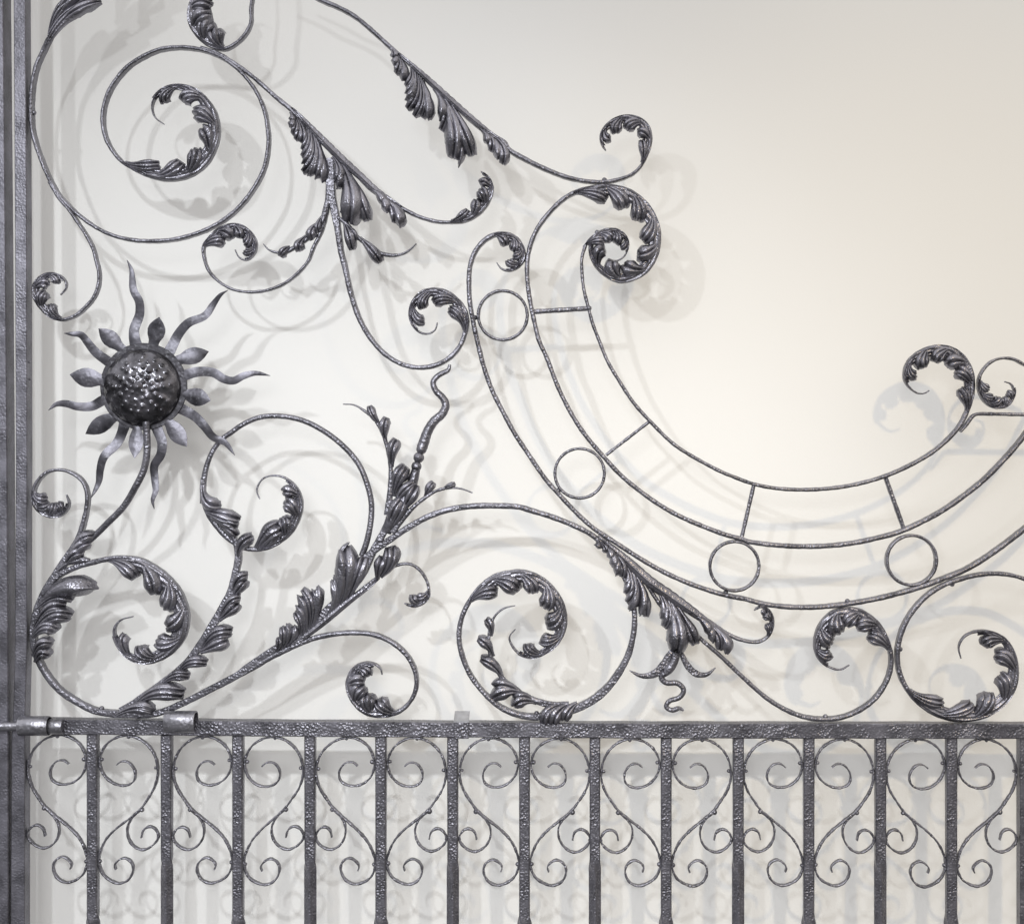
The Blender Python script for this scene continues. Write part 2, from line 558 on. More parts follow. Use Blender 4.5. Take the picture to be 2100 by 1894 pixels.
BOLT = sleeve(44, 105, 1485.5, 20, -12)
BOLT.name = 'bolt_keeper'
sleeve(343, 405, 1477, 22, -13, wall=3.0, flat=.8)
mb = MB()
tube_mb(mb, [(-160, 1487), (-60, 1486.8), (40, 1486), (133, 1485.5)], [(0, 9.5), (1, 9.5)], yc=-14, seg=18)
mb.build('bolt_rod', IRON_BRIGHT, GATE)
sleeve(104.5, 133.5, 1487, 15.5, -11, wall=5.0, flat=.2, name='bolt_collar')
mb = MB()
box_mb(mb, 931.5, 961.5, 1476, 1512.5, -9, -4.3, 1.2)
CLIP = mb.build('rail_clip', IRON, GATE)
mb = MB()
rows = [[wp(x, y, d) for x, y, d in ((931, 1475.6, -9.4), (962, 1475.6, -9.4), (962, 1461, 24), (931, 1461, 24))],
        [wp(x, y, d) for x, y, d in ((931, 1479, -9.4), (962, 1479, -9.4), (962, 1464.5, 24), (931, 1464.5, 24))]]
o = mb.grid(rows, close_v=True); mb.cap(range(o, o + 4)); mb.cap(range(o + 4, o + 8))
mb.build('clip_top', IRON_CLIP, CLIP)['label'] = 'paler top of the clip'  # top in a paler metal than the clip's front

# ================================================================== UPPER SCROLLS
# great left spiral
o = scroll([(330, -150), (262, -98), (215, -52)] + T('A', (600, 30), (500, 100), (400, 160), (335, 255), (285, 360), (245, 450), (222, 550), (210, 650), (208, 760), (214, 880), (240, 990), (275, 1090), (325, 1210),
           (390, 1330), (470, 1420), (560, 1500), (680, 1580), (800, 1630), (930, 1655), (1060, 1660), (1200, 1648), (1340, 1612), (1450, 1567), (1560, 1500),
           (1660, 1410), (1750, 1290), (1820, 1150), (1848, 980), (1842, 880), (1820, 760), (1770, 640), (1700, 540), (1610, 450), (1500, 380),
           (1380, 338), (1240, 322), (1100, 337), (980, 387), (880, 452), (800, 540), (740, 640), (706, 760), (704, 860), (728, 960), (780, 1050)),
       T('A', (840, 1115), (950, 1180), (1060, 1222), (1160, 1235), (1280, 1215), (1400, 1140), (1475, 1020), (1500, 905), (1485, 790),
         (1430, 690), (1340, 612), (1220, 586), (1120, 612), (1052, 680), (1040, 740), (1062, 805), (1125, 852)),
       w=[(0, 16), (.12, 12), (.17, 7.6), (1, 7)], W_=34, n=7, first=.75, last=.7, tail=.88,
       lobes=[[LB('A', (300, 350), (400, 130), (600, 30), 90, 36, 3), LB('A', (360, 230), (480, 90), (700, 10), 80, 50, 2), LB('A', (340, 240), (380, 90), (520, -20), 80, 40, 3), LB('A', (370, 190), (450, 20), (560, -60), 90, 50), LB('A', (480, 60), (640, -60), (860, -150), 110, 50)],
              [LB('A', (620, -120), (760, -240), (960, -260), 130, 50), LB('A', (640, -160), (660, -320), (760, -420), 130, 50)]],
       rivets=T('A', (245, 775)))
# small curl against the stile below it
scroll(T('A', (335, 1250), (400, 1362), (475, 1450), (530, 1530), (590, 1620), (640, 1720)) + T('D', (655, 100), (678, 200), (672, 290), (640, 370), (590, 430), (520, 490)),
       T('D', (430, 522), (350, 505), (275, 440), (228, 360), (228, 290), (270, 232), (340, 203), (400, 213), (440, 250), (448, 300), (410, 350)),
       w=6.2, W_=24, n=4, d=18)
# curl at the top, hanging from above the frame
scroll([(395, -215), (470, -175), (512, -110), (520, -40)] + T('A', (1728, 60), (1728, 150), (1690, 230), (1625, 295)),
       T('A', (1545, 335), (1450, 315), (1365, 255), (1305, 160), (1300, 70), (1330, -20), (1400, -90), (1490, -110), (1560, -70)),
       w=6.5, W_=40, n=5, d=18, first=1, last=.6)
# long diagonal with its leaves
D1 = T('A', (1380, 325), (1500, 365), (1600, 425), (1700, 495), (1800, 577), (1900, 667)) + T('B', (320, 750), (430, 865), (540, 975), (660, 1095), (780, 1205), (880, 1305), (980, 1372), (1100, 1440), (1220, 1497), (1340, 1527))
o = scroll(D1, T('B', (1420, 1530), (1530, 1520), (1620, 1470), (1690, 1385), (1715, 1290), (1690, 1225), (1635, 1180)), w=[(0, 7), (.3, 9), (.5, 12), (.75, 9), (1, 6)], W_=24, n=4, d=20, tail=.97, first=.7, last=.5,
       lobes=[fan('B', (315, 765), (430, 890), [(328, 848, 46), (320, 888, 50), (333, 930, 52), (355, 968, 52), (396, 988, 54)]),
              fan('B', (430, 865), (575, 1060), [(402, 1038, 50), (398, 1082, 54), (398, 1132, 58), (404, 1188, 60), (440, 1220, 56), (490, 1242, 54), (543, 1266, 58, -.14)]),
              fan('B', (600, 1070), (790, 1240), [(636, 1268, 60, -.36), (642, 1310, 56, -.34), (668, 1470, 70, -.3), (722, 1540, 118, -.22), (765, 1500, 60, -.16), (858, 1525, 84, -.05)], h=.7),
              fan('B', (860, 1295), (1080, 1430), [(968, 1425, 56), (985, 1475, 56), (1040, 1540, 58), (1080, 1578, 66)])])
# serrated collar on the back of the diagonal
def collar(tile, pts, w=11, lift=5):
    mb = MB()
    c, L = spline(T(tile, *pts), 2.0); fr = frame(c); rows = []
    for i, (p, f) in enumerate(zip(c, fr)):
        t = i / (len(c) - 1); env = math.sin(math.pi * min(1, max(0, t))) ** .5
        sc = abs(math.sin(i * .36)) ** .5
        ww = w * env + .3
        r = []
        for k in range(9):
            v = -1 + k / 4
            off = -v * ww * .5 - (1.6 * sc * env if v > .7 else 0)
            r.append(wp(p[0] + f[2] * off, p[1] + f[3] * off, -2 - lift * env * (1 - v * v) - .9 * math.cos(v * 9.4)))
        rows.append(r)
    mb.grid(rows)
    rb = [[(x, y + .010, z) for x, y, z in r] for r in rows]
    mb.grid(rb, flip=True)
    for e in (0, 8):
        mb.grid([[r[e] for r in rows], [r[e] for r in rb]])
    return mb


collar('B', [(330, 740), (450, 870), (560, 985), (680, 1105), (800, 1215), (900, 1305), (1000, 1375), (1100, 1432)], 15).build('leaf_sheath', IRON_LEAF, o, sharp=60)
# top diagonal ending in the high curl
D2 = [(560, -50), (615, -25)] + T('B', (520, -8), (640, 42), (760, 107), (860, 187), (950, 268), (1040, 350), (1130, 425), (1250, 535), (1380, 660), (1500, 765), (1600, 850), (1700, 922), (1810, 995)) \
    + T('C', (470, 345), (600, 425), (750, 497), (900, 552), (1050, 578), (1150, 578), (1250, 560), (1340, 522))
o = scroll(D2, T('C', (1400, 462), (1440, 385), (1465, 300), (1457, 220), (1420, 165), (1350, 130), (1260, 130), (1182, 165), (1128, 225), (1114, 290), (1152, 362)),
       w=[(0, 6), (.1, 8), (.35, 8.5), (.6, 10.5), (.8, 8.5), (1, 5.5)], W_=26, n=5, d=20, tail=.97, first=.8, last=.55,
       lobes=[fan('B', (1010, 335), (1140, 460), [(1034, 405, 46), (1030, 455, 50), (1048, 512, 54), (1088, 562, 56)]),
              fan('B', (1145, 455), (1300, 640), [(1114, 598, 52), (1110, 648, 56), (1112, 698, 58), (1124, 752, 60), (1175, 806, 58), (1228, 812, 56), (1280, 838, 62, -.12)]),
              fan('B', (1300, 600), (1510, 790), [(1352, 842, 60, -.36), (1358, 900, 58, -.33), (1395, 1010, 72, -.3), (1440, 1095, 112, -.22), (1478, 1160, 42, -.3), (1500, 1050, 60, -.14), (1578, 1078, 84, -.05)], h=.7),
              fan('B', (1620, 880), (1820, 1000), [(1684, 1005, 52), (1702, 1048, 54), (1745, 1105, 58), (1782, 1134, 62)])],
       rivets=T('C', (1140, 560)))
collar('B', [(1060, 365), (1180, 470), (1300, 580), (1420, 690), (1540, 795), (1660, 890), (1780, 975)], 13).build('leaf_sheath', IRON_LEAF, o, sharp=60)
# stem under the diagonal -> C with curl beside the arcs
o = scroll(T('B', (590, 1090), (592, 1200), (600, 1350), (622, 1450), (640, 1550), (655, 1650), (668, 1740)) + T('E', (692, 150), (732, 330), (792, 510), (872, 650), (972, 760), (1082, 826), (1200, 852), (1320, 836), (1420, 782), (1490, 700)),
       T('E', (1525, 610), (1540, 540), (1525, 460), (1480, 392), (1400, 332), (1310, 312), (1225, 332), (1162, 400), (1142, 480), (1160, 555), (1210, 608), (1270, 618), (1318, 590), (1332, 540)),
       w=[(0, 19), (.1, 18), (.25, 12), (.4, 10), (1, 9)], W_=26, n=4, d=22, first=1, last=.6, tail=.82)
# branch to the left -> small curl below the great spiral
scroll(T('B', (592, 1190), (580, 1330), (572, 1420), (557, 1510), (525, 1610), (475, 1710)) + T('E', (445, 110), (370, 200), (280, 270), (180, 312), (80, 330)) + T('D', (1680, 328), (1595, 310), (1508, 260), (1440, 190), (1408, 110)),
       T('D', (1400, 20)) + T('A', (1440, 1640), (1500, 1580), (1580, 1547), (1660, 1553), (1728, 1602), (1765, 1680), (1748, 1750), (1690, 1793), (1640, 1768), (1617, 1720)),
       w=[(0, 13), (.2, 8), (.4, 5.5), (1, 5.5)], W_=24, n=5, d=16, first=1, last=.6)


def tendril(t, pts, w, lobes, name='tendril', par=GATE, d=12, y0=-4):
    mb = MB()
    strap_mb(mb, T(t, *pts), w, d, y0)
    o = mb.build(name, IRON, par)
    if lobes:
        leaves([[LB(t, *l)] for l in lobes], o)
    return o


tendril('B', [(575, 1400), (545, 1510), (495, 1595), (420, 1660), (340, 1712), (280, 1745), (220, 1740), (170, 1722), (135, 1682)], [(0, 11), (.5, 9), (.75, 7), (1, 1.5)],
        [((550, 1480), (500, 1560), (520, 1600), 60, 30), ((510, 1540), (445, 1600), (480, 1650), 85, 36), ((430, 1630), (370, 1680), (385, 1735), 85, 36), ((320, 1700), (280, 1720), (250, 1772), 70, 28)])
tendril('B', [(650, 1500), (720, 1555), (790, 1640), (870, 1705), (940, 1745), (1020, 1762), (1100, 1750), (1150, 1720), (1190, 1680)], [(0, 8), (.4, 8), (.65, 8), (1, 1.5)],
        [((690, 1530), (730, 1600), (750, 1725), 80, 34), ((800, 1640), (890, 1720), (945, 1810), 85, 34), ((700, 1545), (770, 1600), (775, 1660), 50, 26)])

# ================================================================== ARCS ON THE RIGHT
# outer arc
ARC1 = T('J', (2100, 225), (2030, 282), (1950, 345), (1850, 420), (1720, 508), (1600, 575), (1480, 622), (1350, 672), (1200, 718), (1050, 757), (900, 787), (750, 810), (600, 824), (450, 826), (320, 817), (200, 797)) \
    + T('H', (1780, 937), (1650, 912), (1500, 868), (1350, 812), (1200, 742), (1060, 662), (950, 592), (840, 520), (740, 455), (650, 378), (560, 288), (470, 190), (400, 110)) \
    + T('E', (1950, 1432), (1870, 1312), (1782, 1150), (1712, 1010), (1652, 840), (1607, 660), (1577, 520), (1557, 400), (1551, 260)) + T('C', (212, 1170), (242, 1072), (302, 992))
scroll([(2180, 1010)] + ARC1, T('C', (380, 945), (470, 940), (540, 975), (580, 1040), (585, 1110), (545, 1165), (490, 1190), (430, 1178), (397, 1135)), w=[(0, 10), (.25, 9.5), (.6, 9), (1, 9)], W_=23, n=4, d=22, endw=2, first=.9, last=.6, tail=.84,
       rivets=T('C', (640, 1082), (285, 1507)) + T('H', (508, 165), (1650, 872)) + T('J', (800, 786), (1303, 642)))
# middle arc
ARC2 = T('I', (2090, 722), (2030, 812), (1960, 900), (1870, 1000), (1750, 1120), (1600, 1240), (1450, 1342), (1300, 1422), (1150, 1487)) + T('J', (1000, 350), (850, 381), (700, 399), (550, 406), (400, 403), (250, 391), (100, 367)) \
    + T('H', (1780, 532), (1640, 492), (1480, 432), (1320, 362), (1180, 282), (1040, 182), (920, 82)) + [(1243, 942), (1191, 879), (1150, 806), (1119, 728)] \
    + T('C', (692, 1680), (657, 1540), (632, 1420), (615, 1310), (607, 1200), (612, 1100), (642, 980), (692, 880), (762, 790), (842, 710))
scroll([(2165, 780)] + ARC2, T('C', (930, 655), (1060, 618), (1180, 608), (1320, 643), (1425, 722), (1495, 830), (1522, 950), (1505, 1080), (1445, 1185), (1355, 1245), (1250, 1267), (1155, 1228), (1075, 1150), (1040, 1060), (1050, 990), (1080, 950)),
       w=[(0, 9), (.4, 9.5), (.8, 9), (1, 8.5)], W_=37, n=8, d=22, first=.8, last=.65, tail=.97)
# inner arc
ARC3 = T('C', (1010, 1020), (987, 1100), (987, 1200), (1000, 1320), (1027, 1430), (1062, 1560), (1112, 1690)) + [(1246, 740), (1272, 784), (1300, 826), (1332, 862), (1384, 912), (1446, 950), (1488, 971)] \
    + T('I', (0, 1095), (140, 1147), (300, 1180), (500, 1191), (700, 1180), (880, 1150), (1070, 1095), (1250, 1015), (1400, 925), (1520, 820), (1585, 740))
o = scroll(ARC3, T('I', (1630, 650), (1662, 550), (1672, 450), (1652, 350), (1595, 262), (1500, 207), (1400, 202), (1295, 240), (1215, 320), (1198, 420), (1230, 480), (1290, 525), (1340, 525), (1370, 505)),
       w=[(0, 6.5), (.5, 7.5), (1, 8)], W_=33, n=6, d=20, first=.8, last=.5, tail=.84)
mb = MB()
p = T('C', (1000, 1030), (1060, 960), (1130, 915), (1220, 908), (1285, 950), (1308, 1010), (1285, 1085), (1245, 1118), (1198, 1128))
c2, fr = strap_mb(mb, p, [(0, 6), (.6, 5), (1, 1.6)], 18, 1)
o2 = mb.build('curl', IRON, o)
lm = MB(); crescent_mb(lm, c2, fr, 2, int(len(c2) * .78), 1, 22, 4, y0=1, h=9); lm.build('acanthus_leaf', IRON_LEAF, o2, sharp=60)
rivet(T('C', (1092, 925))[0], o, r=5)
# far right curl and its bracket
scroll([(2175, 790), (2150, 762)] + T('I', (2030, 330), (1960, 292), (1880, 282), (1805, 303), (1742, 362)), T('I', (1712, 430), (1718, 520), (1762, 590), (1850, 628), (1920, 600), (1957, 520), (1938, 462), (1890, 445)),
       w=5.5, W_=19, n=5, d=18, first=.9, last=.6)
mb = MB(); strap_mb(mb, T('I', (1585, 790), (1612, 760), (1640, 722), (1672, 680), (1700, 669), (1800, 668), (2030, 672)) + [(2180, 851)], [(0, 5), (.12, 7), (1, 7.5)], 16, 2); mb.build('bracket', IRON, GATE)
# spacer bars
for a, b, w_ in ((T('C', (640, 1476))[0], T('C', (1030, 1452))[0], 9.5), ((1331, 865), (1243, 933), 6.5), (T('H', (1840, 145))[0], T('H', (1757, 505))[0], 7.5), (T('I', (1066, 1100))[0], T('I', (1195, 1462))[0], 8)):
    mb = MB(); m = ((a[0] + b[0]) / 2, (a[1] + b[1]) / 2)
    strap_mb(mb, [a, m, b], w_, 14, 3); sb = mb.build('spacer_bar', IRON, GATE)
    if a[0] < 1100:
        rivet(T('C', (1036, 1452))[0], sb, 5.5, 4)
# rings
for cx, cy, r in ((1030.8, 646, 50.5), (1188.8, 970.5, 51), (1507, 1161, 50.5), (1871, 1149, 51)):
    pts = [(cx + r * math.cos(a), cy + r * math.sin(a)) for a in (2 * math.pi * k / 20 for k in range(21))]
    mb = MB(); strap_mb(mb, pts, 6.0, 20, 1, closed=True); mb.build('ring', IRON, GATE)

# ================================================================== BOTTOM MIDDLE
# arch over and round into the leafed curl
S11 = T('G', (800, 700), (850, 640), (905, 597), (1000, 530), (1120, 450), (1260, 372), (1400, 323), (1560, 297), (1740, 293), (1900, 302)) + T('H', (300, 326), (450, 372), (600, 432), (720, 495), (800, 570), (870, 660), (935, 770), (982, 880), (1010, 1000), (1015, 1100), (1003, 1200),
      (972, 1320), (915, 1430), (835, 1540), (740, 1625), (620, 1690), (500, 1728), (380, 1748), (250, 1745)) + T('G', (1780, 1690), (1660, 1590), (1560, 1460), (1502, 1320), (1482, 1200), (1500, 1070))
o = scroll(S11, T('G', (1550, 960), (1620, 865), (1720, 785), (1850, 752)) + T('H', (220, 748), (335, 778), (435, 852), (505, 950), (538, 1070), (522, 1170), (475, 1250), (400, 1308), (310, 1340), (222, 1320), (167, 1260), (148, 1200), (190, 1145)),
       w=[(0, 14), (.1, 12.5), (.4, 10), (.55, 11), (.66, 16), (.76, 13), (.85, 9), (1, 10)], W_=36, n=7, d=22, first=.9, last=.5, tail=.88,
       lobes=[fan('H', (745, 515), (950, 690), [(752, 584, 48), (815, 620, 46), (855, 668, 52), (868, 728, 56), (882, 778, 56), (925, 786, 54)]),
              fan('H', (940, 690), (1130, 880), [(952, 852, 54), (948, 902, 58), (958, 960, 62), (970, 1014, 62), (1045, 1050, 58), (1092, 1058, 60, -.12)]),
              fan('H', (1160, 870), (1410, 1060), [(1204, 1078, 62, -.36), (1214, 1130, 60, -.33), (1252, 1236, 74, -.3), (1296, 1306, 118, -.22), (1345, 1270, 60, -.15), (1436, 1250, 80, -.05)], h=.7),
              fan('H', (1400, 1030), (1670, 1190), [(1534, 1195, 54), (1552, 1240, 56), (1598, 1288, 58), (1645, 1318, 64)]),
              [LB('H', (520, 1660), (400, 1690), (400, 1800), 110, 50, 3), LB('H', (560, 1660), (450, 1700), (455, 1800), 100, 55, 2), LB('H', (620, 1650), (540, 1690), (530, 1775), 90, 40)]],
       rivets=T('H', (335, 1722)))
collar('H', [(800, 540), (900, 620), (1010, 720), (1120, 820), (1250, 910), (1380, 1000), (1500, 1085), (1600, 1150)], 22, 7).build('leaf_sheath', IRON_LEAF, o, sharp=60)
scroll(T('H', (760, 500), (850, 570), (1000, 690), (1110, 790), (1250, 895), (1370, 985), (1500, 1075), (1600, 1142), (1690, 1195), (1790, 1228), (1870, 1232)),
       T('H', (1930, 1200), (1965, 1140), (1970, 1070), (1945, 1015), (1895, 985), (1840, 1015)), w=[(0, 9), (.5, 14), (.8, 8), (1, 5.5)], W_=16, n=3, d=18, tail=.95, first=.9, last=.6)
# inner tendril
tendril('H', [(190, 980), (110, 1000), (50, 1052), (18, 1130), (8, 1220), (20, 1330), (60, 1420), (125, 1505), (210, 1575), (330, 1635), (450, 1665), (560, 1665)], [(0, 1.5), (.2, 6), (.5, 8), (.8, 12), (1, 14)], [])
leaves([[LB('G', (1705, 1190), (1720, 1120), (1668, 1070), 66, 26)], [LB('G', (1720, 1330), (1690, 1230), (1612, 1205), 84, 30)], [LB('G', (1790, 1490), (1740, 1370), (1630, 1345), 90, 32)],
        [LB('G', (1900, 1570), (1790, 1490), (1720, 1540), 90, 34), LB('G', (1910, 1580), (1800, 1540), (1715, 1620), 110, 42)], [LB('G', (2000, 1630), (1920, 1580), (1860, 1620), 80, 30), LB('H', (340, 1650), (220, 1600), (180, 1680), 100, 40)]], GATE)
# drop flower under the leaves
mb = MB(); strap_mb(mb, T('H', (1290, 1270), (1245, 1330), (1215, 1390), (1150, 1448), (1060, 1462), (978, 1425)), [(0, 9), (.35, 19), (.6, 15), (1, 1.5)], 8, -8)
FL = mb.build('drop_flower', IRON, GATE)
mb = MB(); strap_mb(mb, T('H', (1320, 1270), (1345, 1330), (1380, 1395), (1440, 1450), (1510, 1455), (1572, 1408)), [(0, 9), (.35, 13), (.6, 14), (1, 1.5)], 8, -4); mb.build('petal', IRON, FL)
mb = MB(); tube_mb(mb, T('H', (1300, 1300), (1275, 1380), (1235, 1430), (1195, 1470), (1230, 1508), (1310, 1512), (1352, 1560), (1322, 1610), (1250, 1635), (1230, 1675), (1275, 1698), (1320, 1682), (1350, 1700)),
                   [(0, 9), (.18, 10), (.28, 6), (.5, 5.6), (.85, 5), (.93, 5.4), (1, 2)], yc=-6); mb.build('pistil', IRON, FL)
# strap running down to the rail and up into the leafed curl
scroll(T('H', (1100, 840), (1150, 915), (1210, 1000), (1300, 1075), (1400, 1150), (1490, 1228), (1610, 1332), (1755, 1470)) + T('J', (255, 1460), (400, 1545), (520, 1587), (640, 1598), (760, 1587), (880, 1540), (980, 1470), (1050, 1382), (1092, 1290), (1107, 1200)),
       T('J', (1098, 1120), (1060, 1010), (998, 920), (900, 852), (800, 838), (703, 862), (622, 940), (583, 1040), (583, 1120), (620, 1200), (700, 1248), (760, 1258), (818, 1225)),
       w=[(0, 8), (.5, 8.5), (1, 8.5)], W_=35, n=6, d=22, first=.8, last=.5, tail=.86, rivets=T('J', (657, 1567)))
# right scroll
scroll([(2175, 1230), (2140, 1207)] + T('J', (2030, 632), (1950, 607), (1850, 594), (1720, 600), (1600, 627), (1480, 667), (1370, 732), (1270, 832), (1200, 942), (1160, 1060), (1148, 1170), (1165, 1280)),
       T('J', (1210, 1380), (1300, 1490), (1400, 1557), (1520, 1597), (1640, 1600), (1780, 1565), (1897, 1478), (1965, 1360), (1975, 1230), (1945, 1120), (1880, 1034), (1780, 993), (1680, 998), (1612, 1032), (1575, 1100), (1590, 1180)),
       w=[(0, 8), (.6, 9), (1, 9.5)], W_=36, n=6, d=22, first=.8, last=.6, tail=.86, rivets=T('J', (1540, 688), (1170, 1112)))

# ================================================================== BOTTOM LEFT
# outer stem, up the stile, to the little curl
o = scroll(T('F', (980, 1728), (800, 1730), (650, 1708), (520, 1645), (400, 1562), (305, 1445), (248, 1330), (222, 1200), (240, 1050), (292, 910), (370, 780), (450, 660), (520, 550), (558, 450), (588, 330), (597, 220), (568, 130), (500, 72), (410, 44), (320, 60), (255, 120)),
       T('F', (226, 190), (230, 285), (282, 345), (352, 370), (420, 355), (466, 290), (450, 215)), w=[(0, 16), (.15, 12), (.3, 12), (.45, 14), (.62, 15), (.72, 9), (.85, 6.5), (1, 6)], W_=27, n=4, d=20, tail=.88, first=1.1,
       lobes=[[LB('F', (270, 970), (420, 800), (690, 855), 150, 80, 1), LB('F', (260, 1000), (400, 870), (505, 940), 90, 46)],
              [LB('F', (235, 1130), (340, 940), (450, 990), 90, 44), LB('F', (225, 1170), (370, 990), (490, 1060), 120, 50, 3), LB('F', (222, 1200), (330, 1080), (390, 1160), 110, 46, 3)],
              [LB('F', (225, 1330), (280, 1200), (365, 1245), 90, 44), LB('F', (240, 1370), (290, 1270), (345, 1330), 90, 40)],
              [LB('F', (490, 640), (560, 480), (655, 500), 90, 36), LB('F', (460, 680), (540, 560), (625, 540), 90, 36), LB('F', (440, 720), (500, 610), (580, 610), 90, 36)],
              [LB('F', (400, 740), (480, 650), (630, 665), 50, 10, 1)],
              [LB('F', (800, 1735), (960, 1640), (1060, 1715), 90, 36)]],
       rivets=T('F', (700, 1677), (828, 1674)))
# leafed inner scroll
scroll(T('F', (250, 1000), (310, 900), (400, 775), (520, 715), (640, 682)), T('F', (730, 662), (830, 655), (950, 668), (1060, 722), (1170, 812), (1245, 920), (1282, 1050), (1265, 1180), (1197, 1285), (1100, 1352), (1000, 1378), (900, 1352), (825, 1285), (782, 1200), (780, 1140), (820, 1085), (910, 1058)),
       w=[(0, 8), (.5, 12), (1, 11)], W_=40, n=7, d=22, first=.9, last=.55, tail=.88)
# leafy stem rising to the middle curl
o = scroll(T('F', (830, 1710), (900, 1670), (1000, 1600), (1150, 1492), (1280, 1382), (1372, 1262), (1442, 1150), (1530, 1000), (1590, 880), (1622, 750), (1640, 630), (1615, 530), (1565, 450), (1500, 400)), None,
       w=[(0, 16), (.2, 15), (.6, 16), (.85, 13), (1, 6)], d=18, name='leaf_stem',
       lobes=[[LB('F', (1640, 640), (1650, 540), (1745, 500), 95, 40)], [LB('F', (1605, 880), (1640, 770), (1710, 770), 80, 36), LB('F', (1600, 920), (1660, 860), (1700, 800), 80, 34)],
              [LB('F', (1520, 1050), (1590, 920), (1660, 925), 80, 36), LB('F', (1510, 1080), (1600, 1010), (1645, 960), 90, 34)],
              [LB('F', (1400, 1270), (1480, 1140), (1600, 1165), 110, 46, 3), LB('F', (1380, 1300), (1500, 1250), (1570, 1215), 110, 40)],
              [LB('F', (1230, 1440), (1310, 1330), (1430, 1375), 90, 46, 3)], [LB('F', (1120, 1520), (1200, 1430), (1310, 1465), 85, 40, 3)],
              [LB('F', (950, 1650), (1080, 1530), (1270, 1590), 130, 56, 3)], [LB('F', (900, 1710), (960, 1640), (1060, 1700), 90, 36)]])
# round-bar C whose two ends carry leaves
mb = MB()
P18 = T('G', (810, 640), (845, 540), (872, 400), (876, 270)) + T('E', (842, 1640), (784, 1512), (680, 1392), (550, 1292), (400, 1217), (240, 1187), (100, 1197)) + T('D', (1660, 1250), (1590, 1300), (1520, 1350), (1455, 1440), (1412, 1560), (1396, 1680), (1395, 1790))
tube_mb(mb, P18, [(0, 6.5), (.1, 6.2), (.6, 5.4), (.85, 5.2), (1, 7)], yc=8)
C18 = mb.build('scroll', IRON, GATE)
mb = MB()
p = T('F', (1392, 100), (1392, 200), (1432, 340), (1500, 445), (1590, 533), (1690, 585), (1800, 592)) + T('G', (222, 555), (328, 468), (385, 350), (393, 250), (355, 165), (280, 100), (200, 84), (132, 103), (92, 160), (88, 200), (108, 245))
c2, fr = strap_mb(mb, p, [(0, 6), (.1, 12), (.3, 10), (.7, 6), (1, 2)], [(0, 12), (.1, 18), (.8, 16), (1, 6)], 1)
o2 = mb.build('curl', IRON, C18)
lm = MB(); crescent_mb(lm, c2, fr, int(len(c2) * .42), int(len(c2) * .8), -1, 30, 4, y0=1, h=11, first=1.0, last=.6); lm.build('acanthus_leaf', IRON_LEAF, o2, sharp=60)
leaves([[LB('F', (1395, 150), (1410, 300), (1525, 290), 105, 50, 2), LB('F', (1420, 330), (1500, 350), (1650, 400), 120, 46, 3), LB('F', (1460, 380), (1560, 400), (1640, 440), 90, 36), LB('F', (1520, 440), (1580, 430), (1640, 500), 70, 30)],
        [LB('F', (1770, 590), (1840, 480), (1950, 430), 150, 40, 3)]], o2)
# main branch
TR = T('F', (930, 1742), (1080, 1725), (1250, 1658), (1450, 1558), (1650, 1452)) + T('G', (0, 1425), (130, 1335), (250, 1258), (380, 1180), (520, 1070), (640, 960), (740, 850), (820, 740), (880, 620))
o = scroll(TR, None, w=[(0, 12), (.3, 14), (.6, 16), (.8, 22), (.93, 20), (1, 16)], d=22, name='branch',
       lobes=[fan('G', (215, 1305), (370, 1220), [(240, 1192, 46), (260, 1122, 50), (296, 1098, 50), (348, 1108, 46)], bend=.28),
              fan('G', (380, 1190), (570, 1060), [(350, 1022, 52), (356, 975, 54), (366, 905, 58), (402, 865, 60), (468, 862, 54), (512, 836, 60, .12)], bend=.3),
              fan('G', (560, 1070), (830, 850), [(600, 800, 54, .3), (618, 768, 54, .28), (650, 655, 78, .24), (692, 578, 118, .2), (750, 620, 66, .14), (832, 640, 74, .06)], bend=.22, h=.7) + [LB('G', (650, 800), (630, 620), (732, 540), 44, 16, 1)]])
collar('G', [(300, 1260), (420, 1195), (540, 1105), (660, 1005), (760, 925), (850, 860), (930, 800)], 13, 4).build('leaf_sheath', IRON_LEAF, o, sharp=60)
# lower loop to the curl on the rail
scroll(T('F', (1640, 1475)) + T('G', (0, 1455), (150, 1358), (300, 1282), (450, 1217), (600, 1182), (760, 1170), (900, 1185), (1020, 1237), (1110, 1312), (1167, 1402), (1190, 1500), (1175, 1590), (1125, 1670)),
       T('G', (1050, 1722), (940, 1742), (835, 1722), (755, 1650), (712, 1560), (716, 1480), (755, 1412), (832, 1380), (900, 1388), (940, 1420), (950, 1460)), w=[(0, 3), (.1, 11), (.3, 11), (.5, 9), (1, 8.5)], W_=36, n=5, d=22, first=.9, last=.4, tail=.9)
# thin branch to the right
scroll(T('G', (420, 1195), (560, 1080), (700, 962), (850, 840), (960, 757), (1060, 702), (1140, 694), (1205, 730), (1255, 800)), T('G', (1275, 870), (1270, 930), (1232, 970), (1165, 988), (1105, 965)), w=[(0, 12), (.3, 9), (.6, 6), (1, 5)], W_=22, n=2, d=16, tail=.95,
       lobes=[[LB('G', (920, 800), (930, 720), (960, 640), 90, 40), LB('G', (940, 780), (1040, 690), (1010, 570), 120, 50, 3), LB('G', (990, 740), (1070, 680), (1050, 580), 60, 24)]])
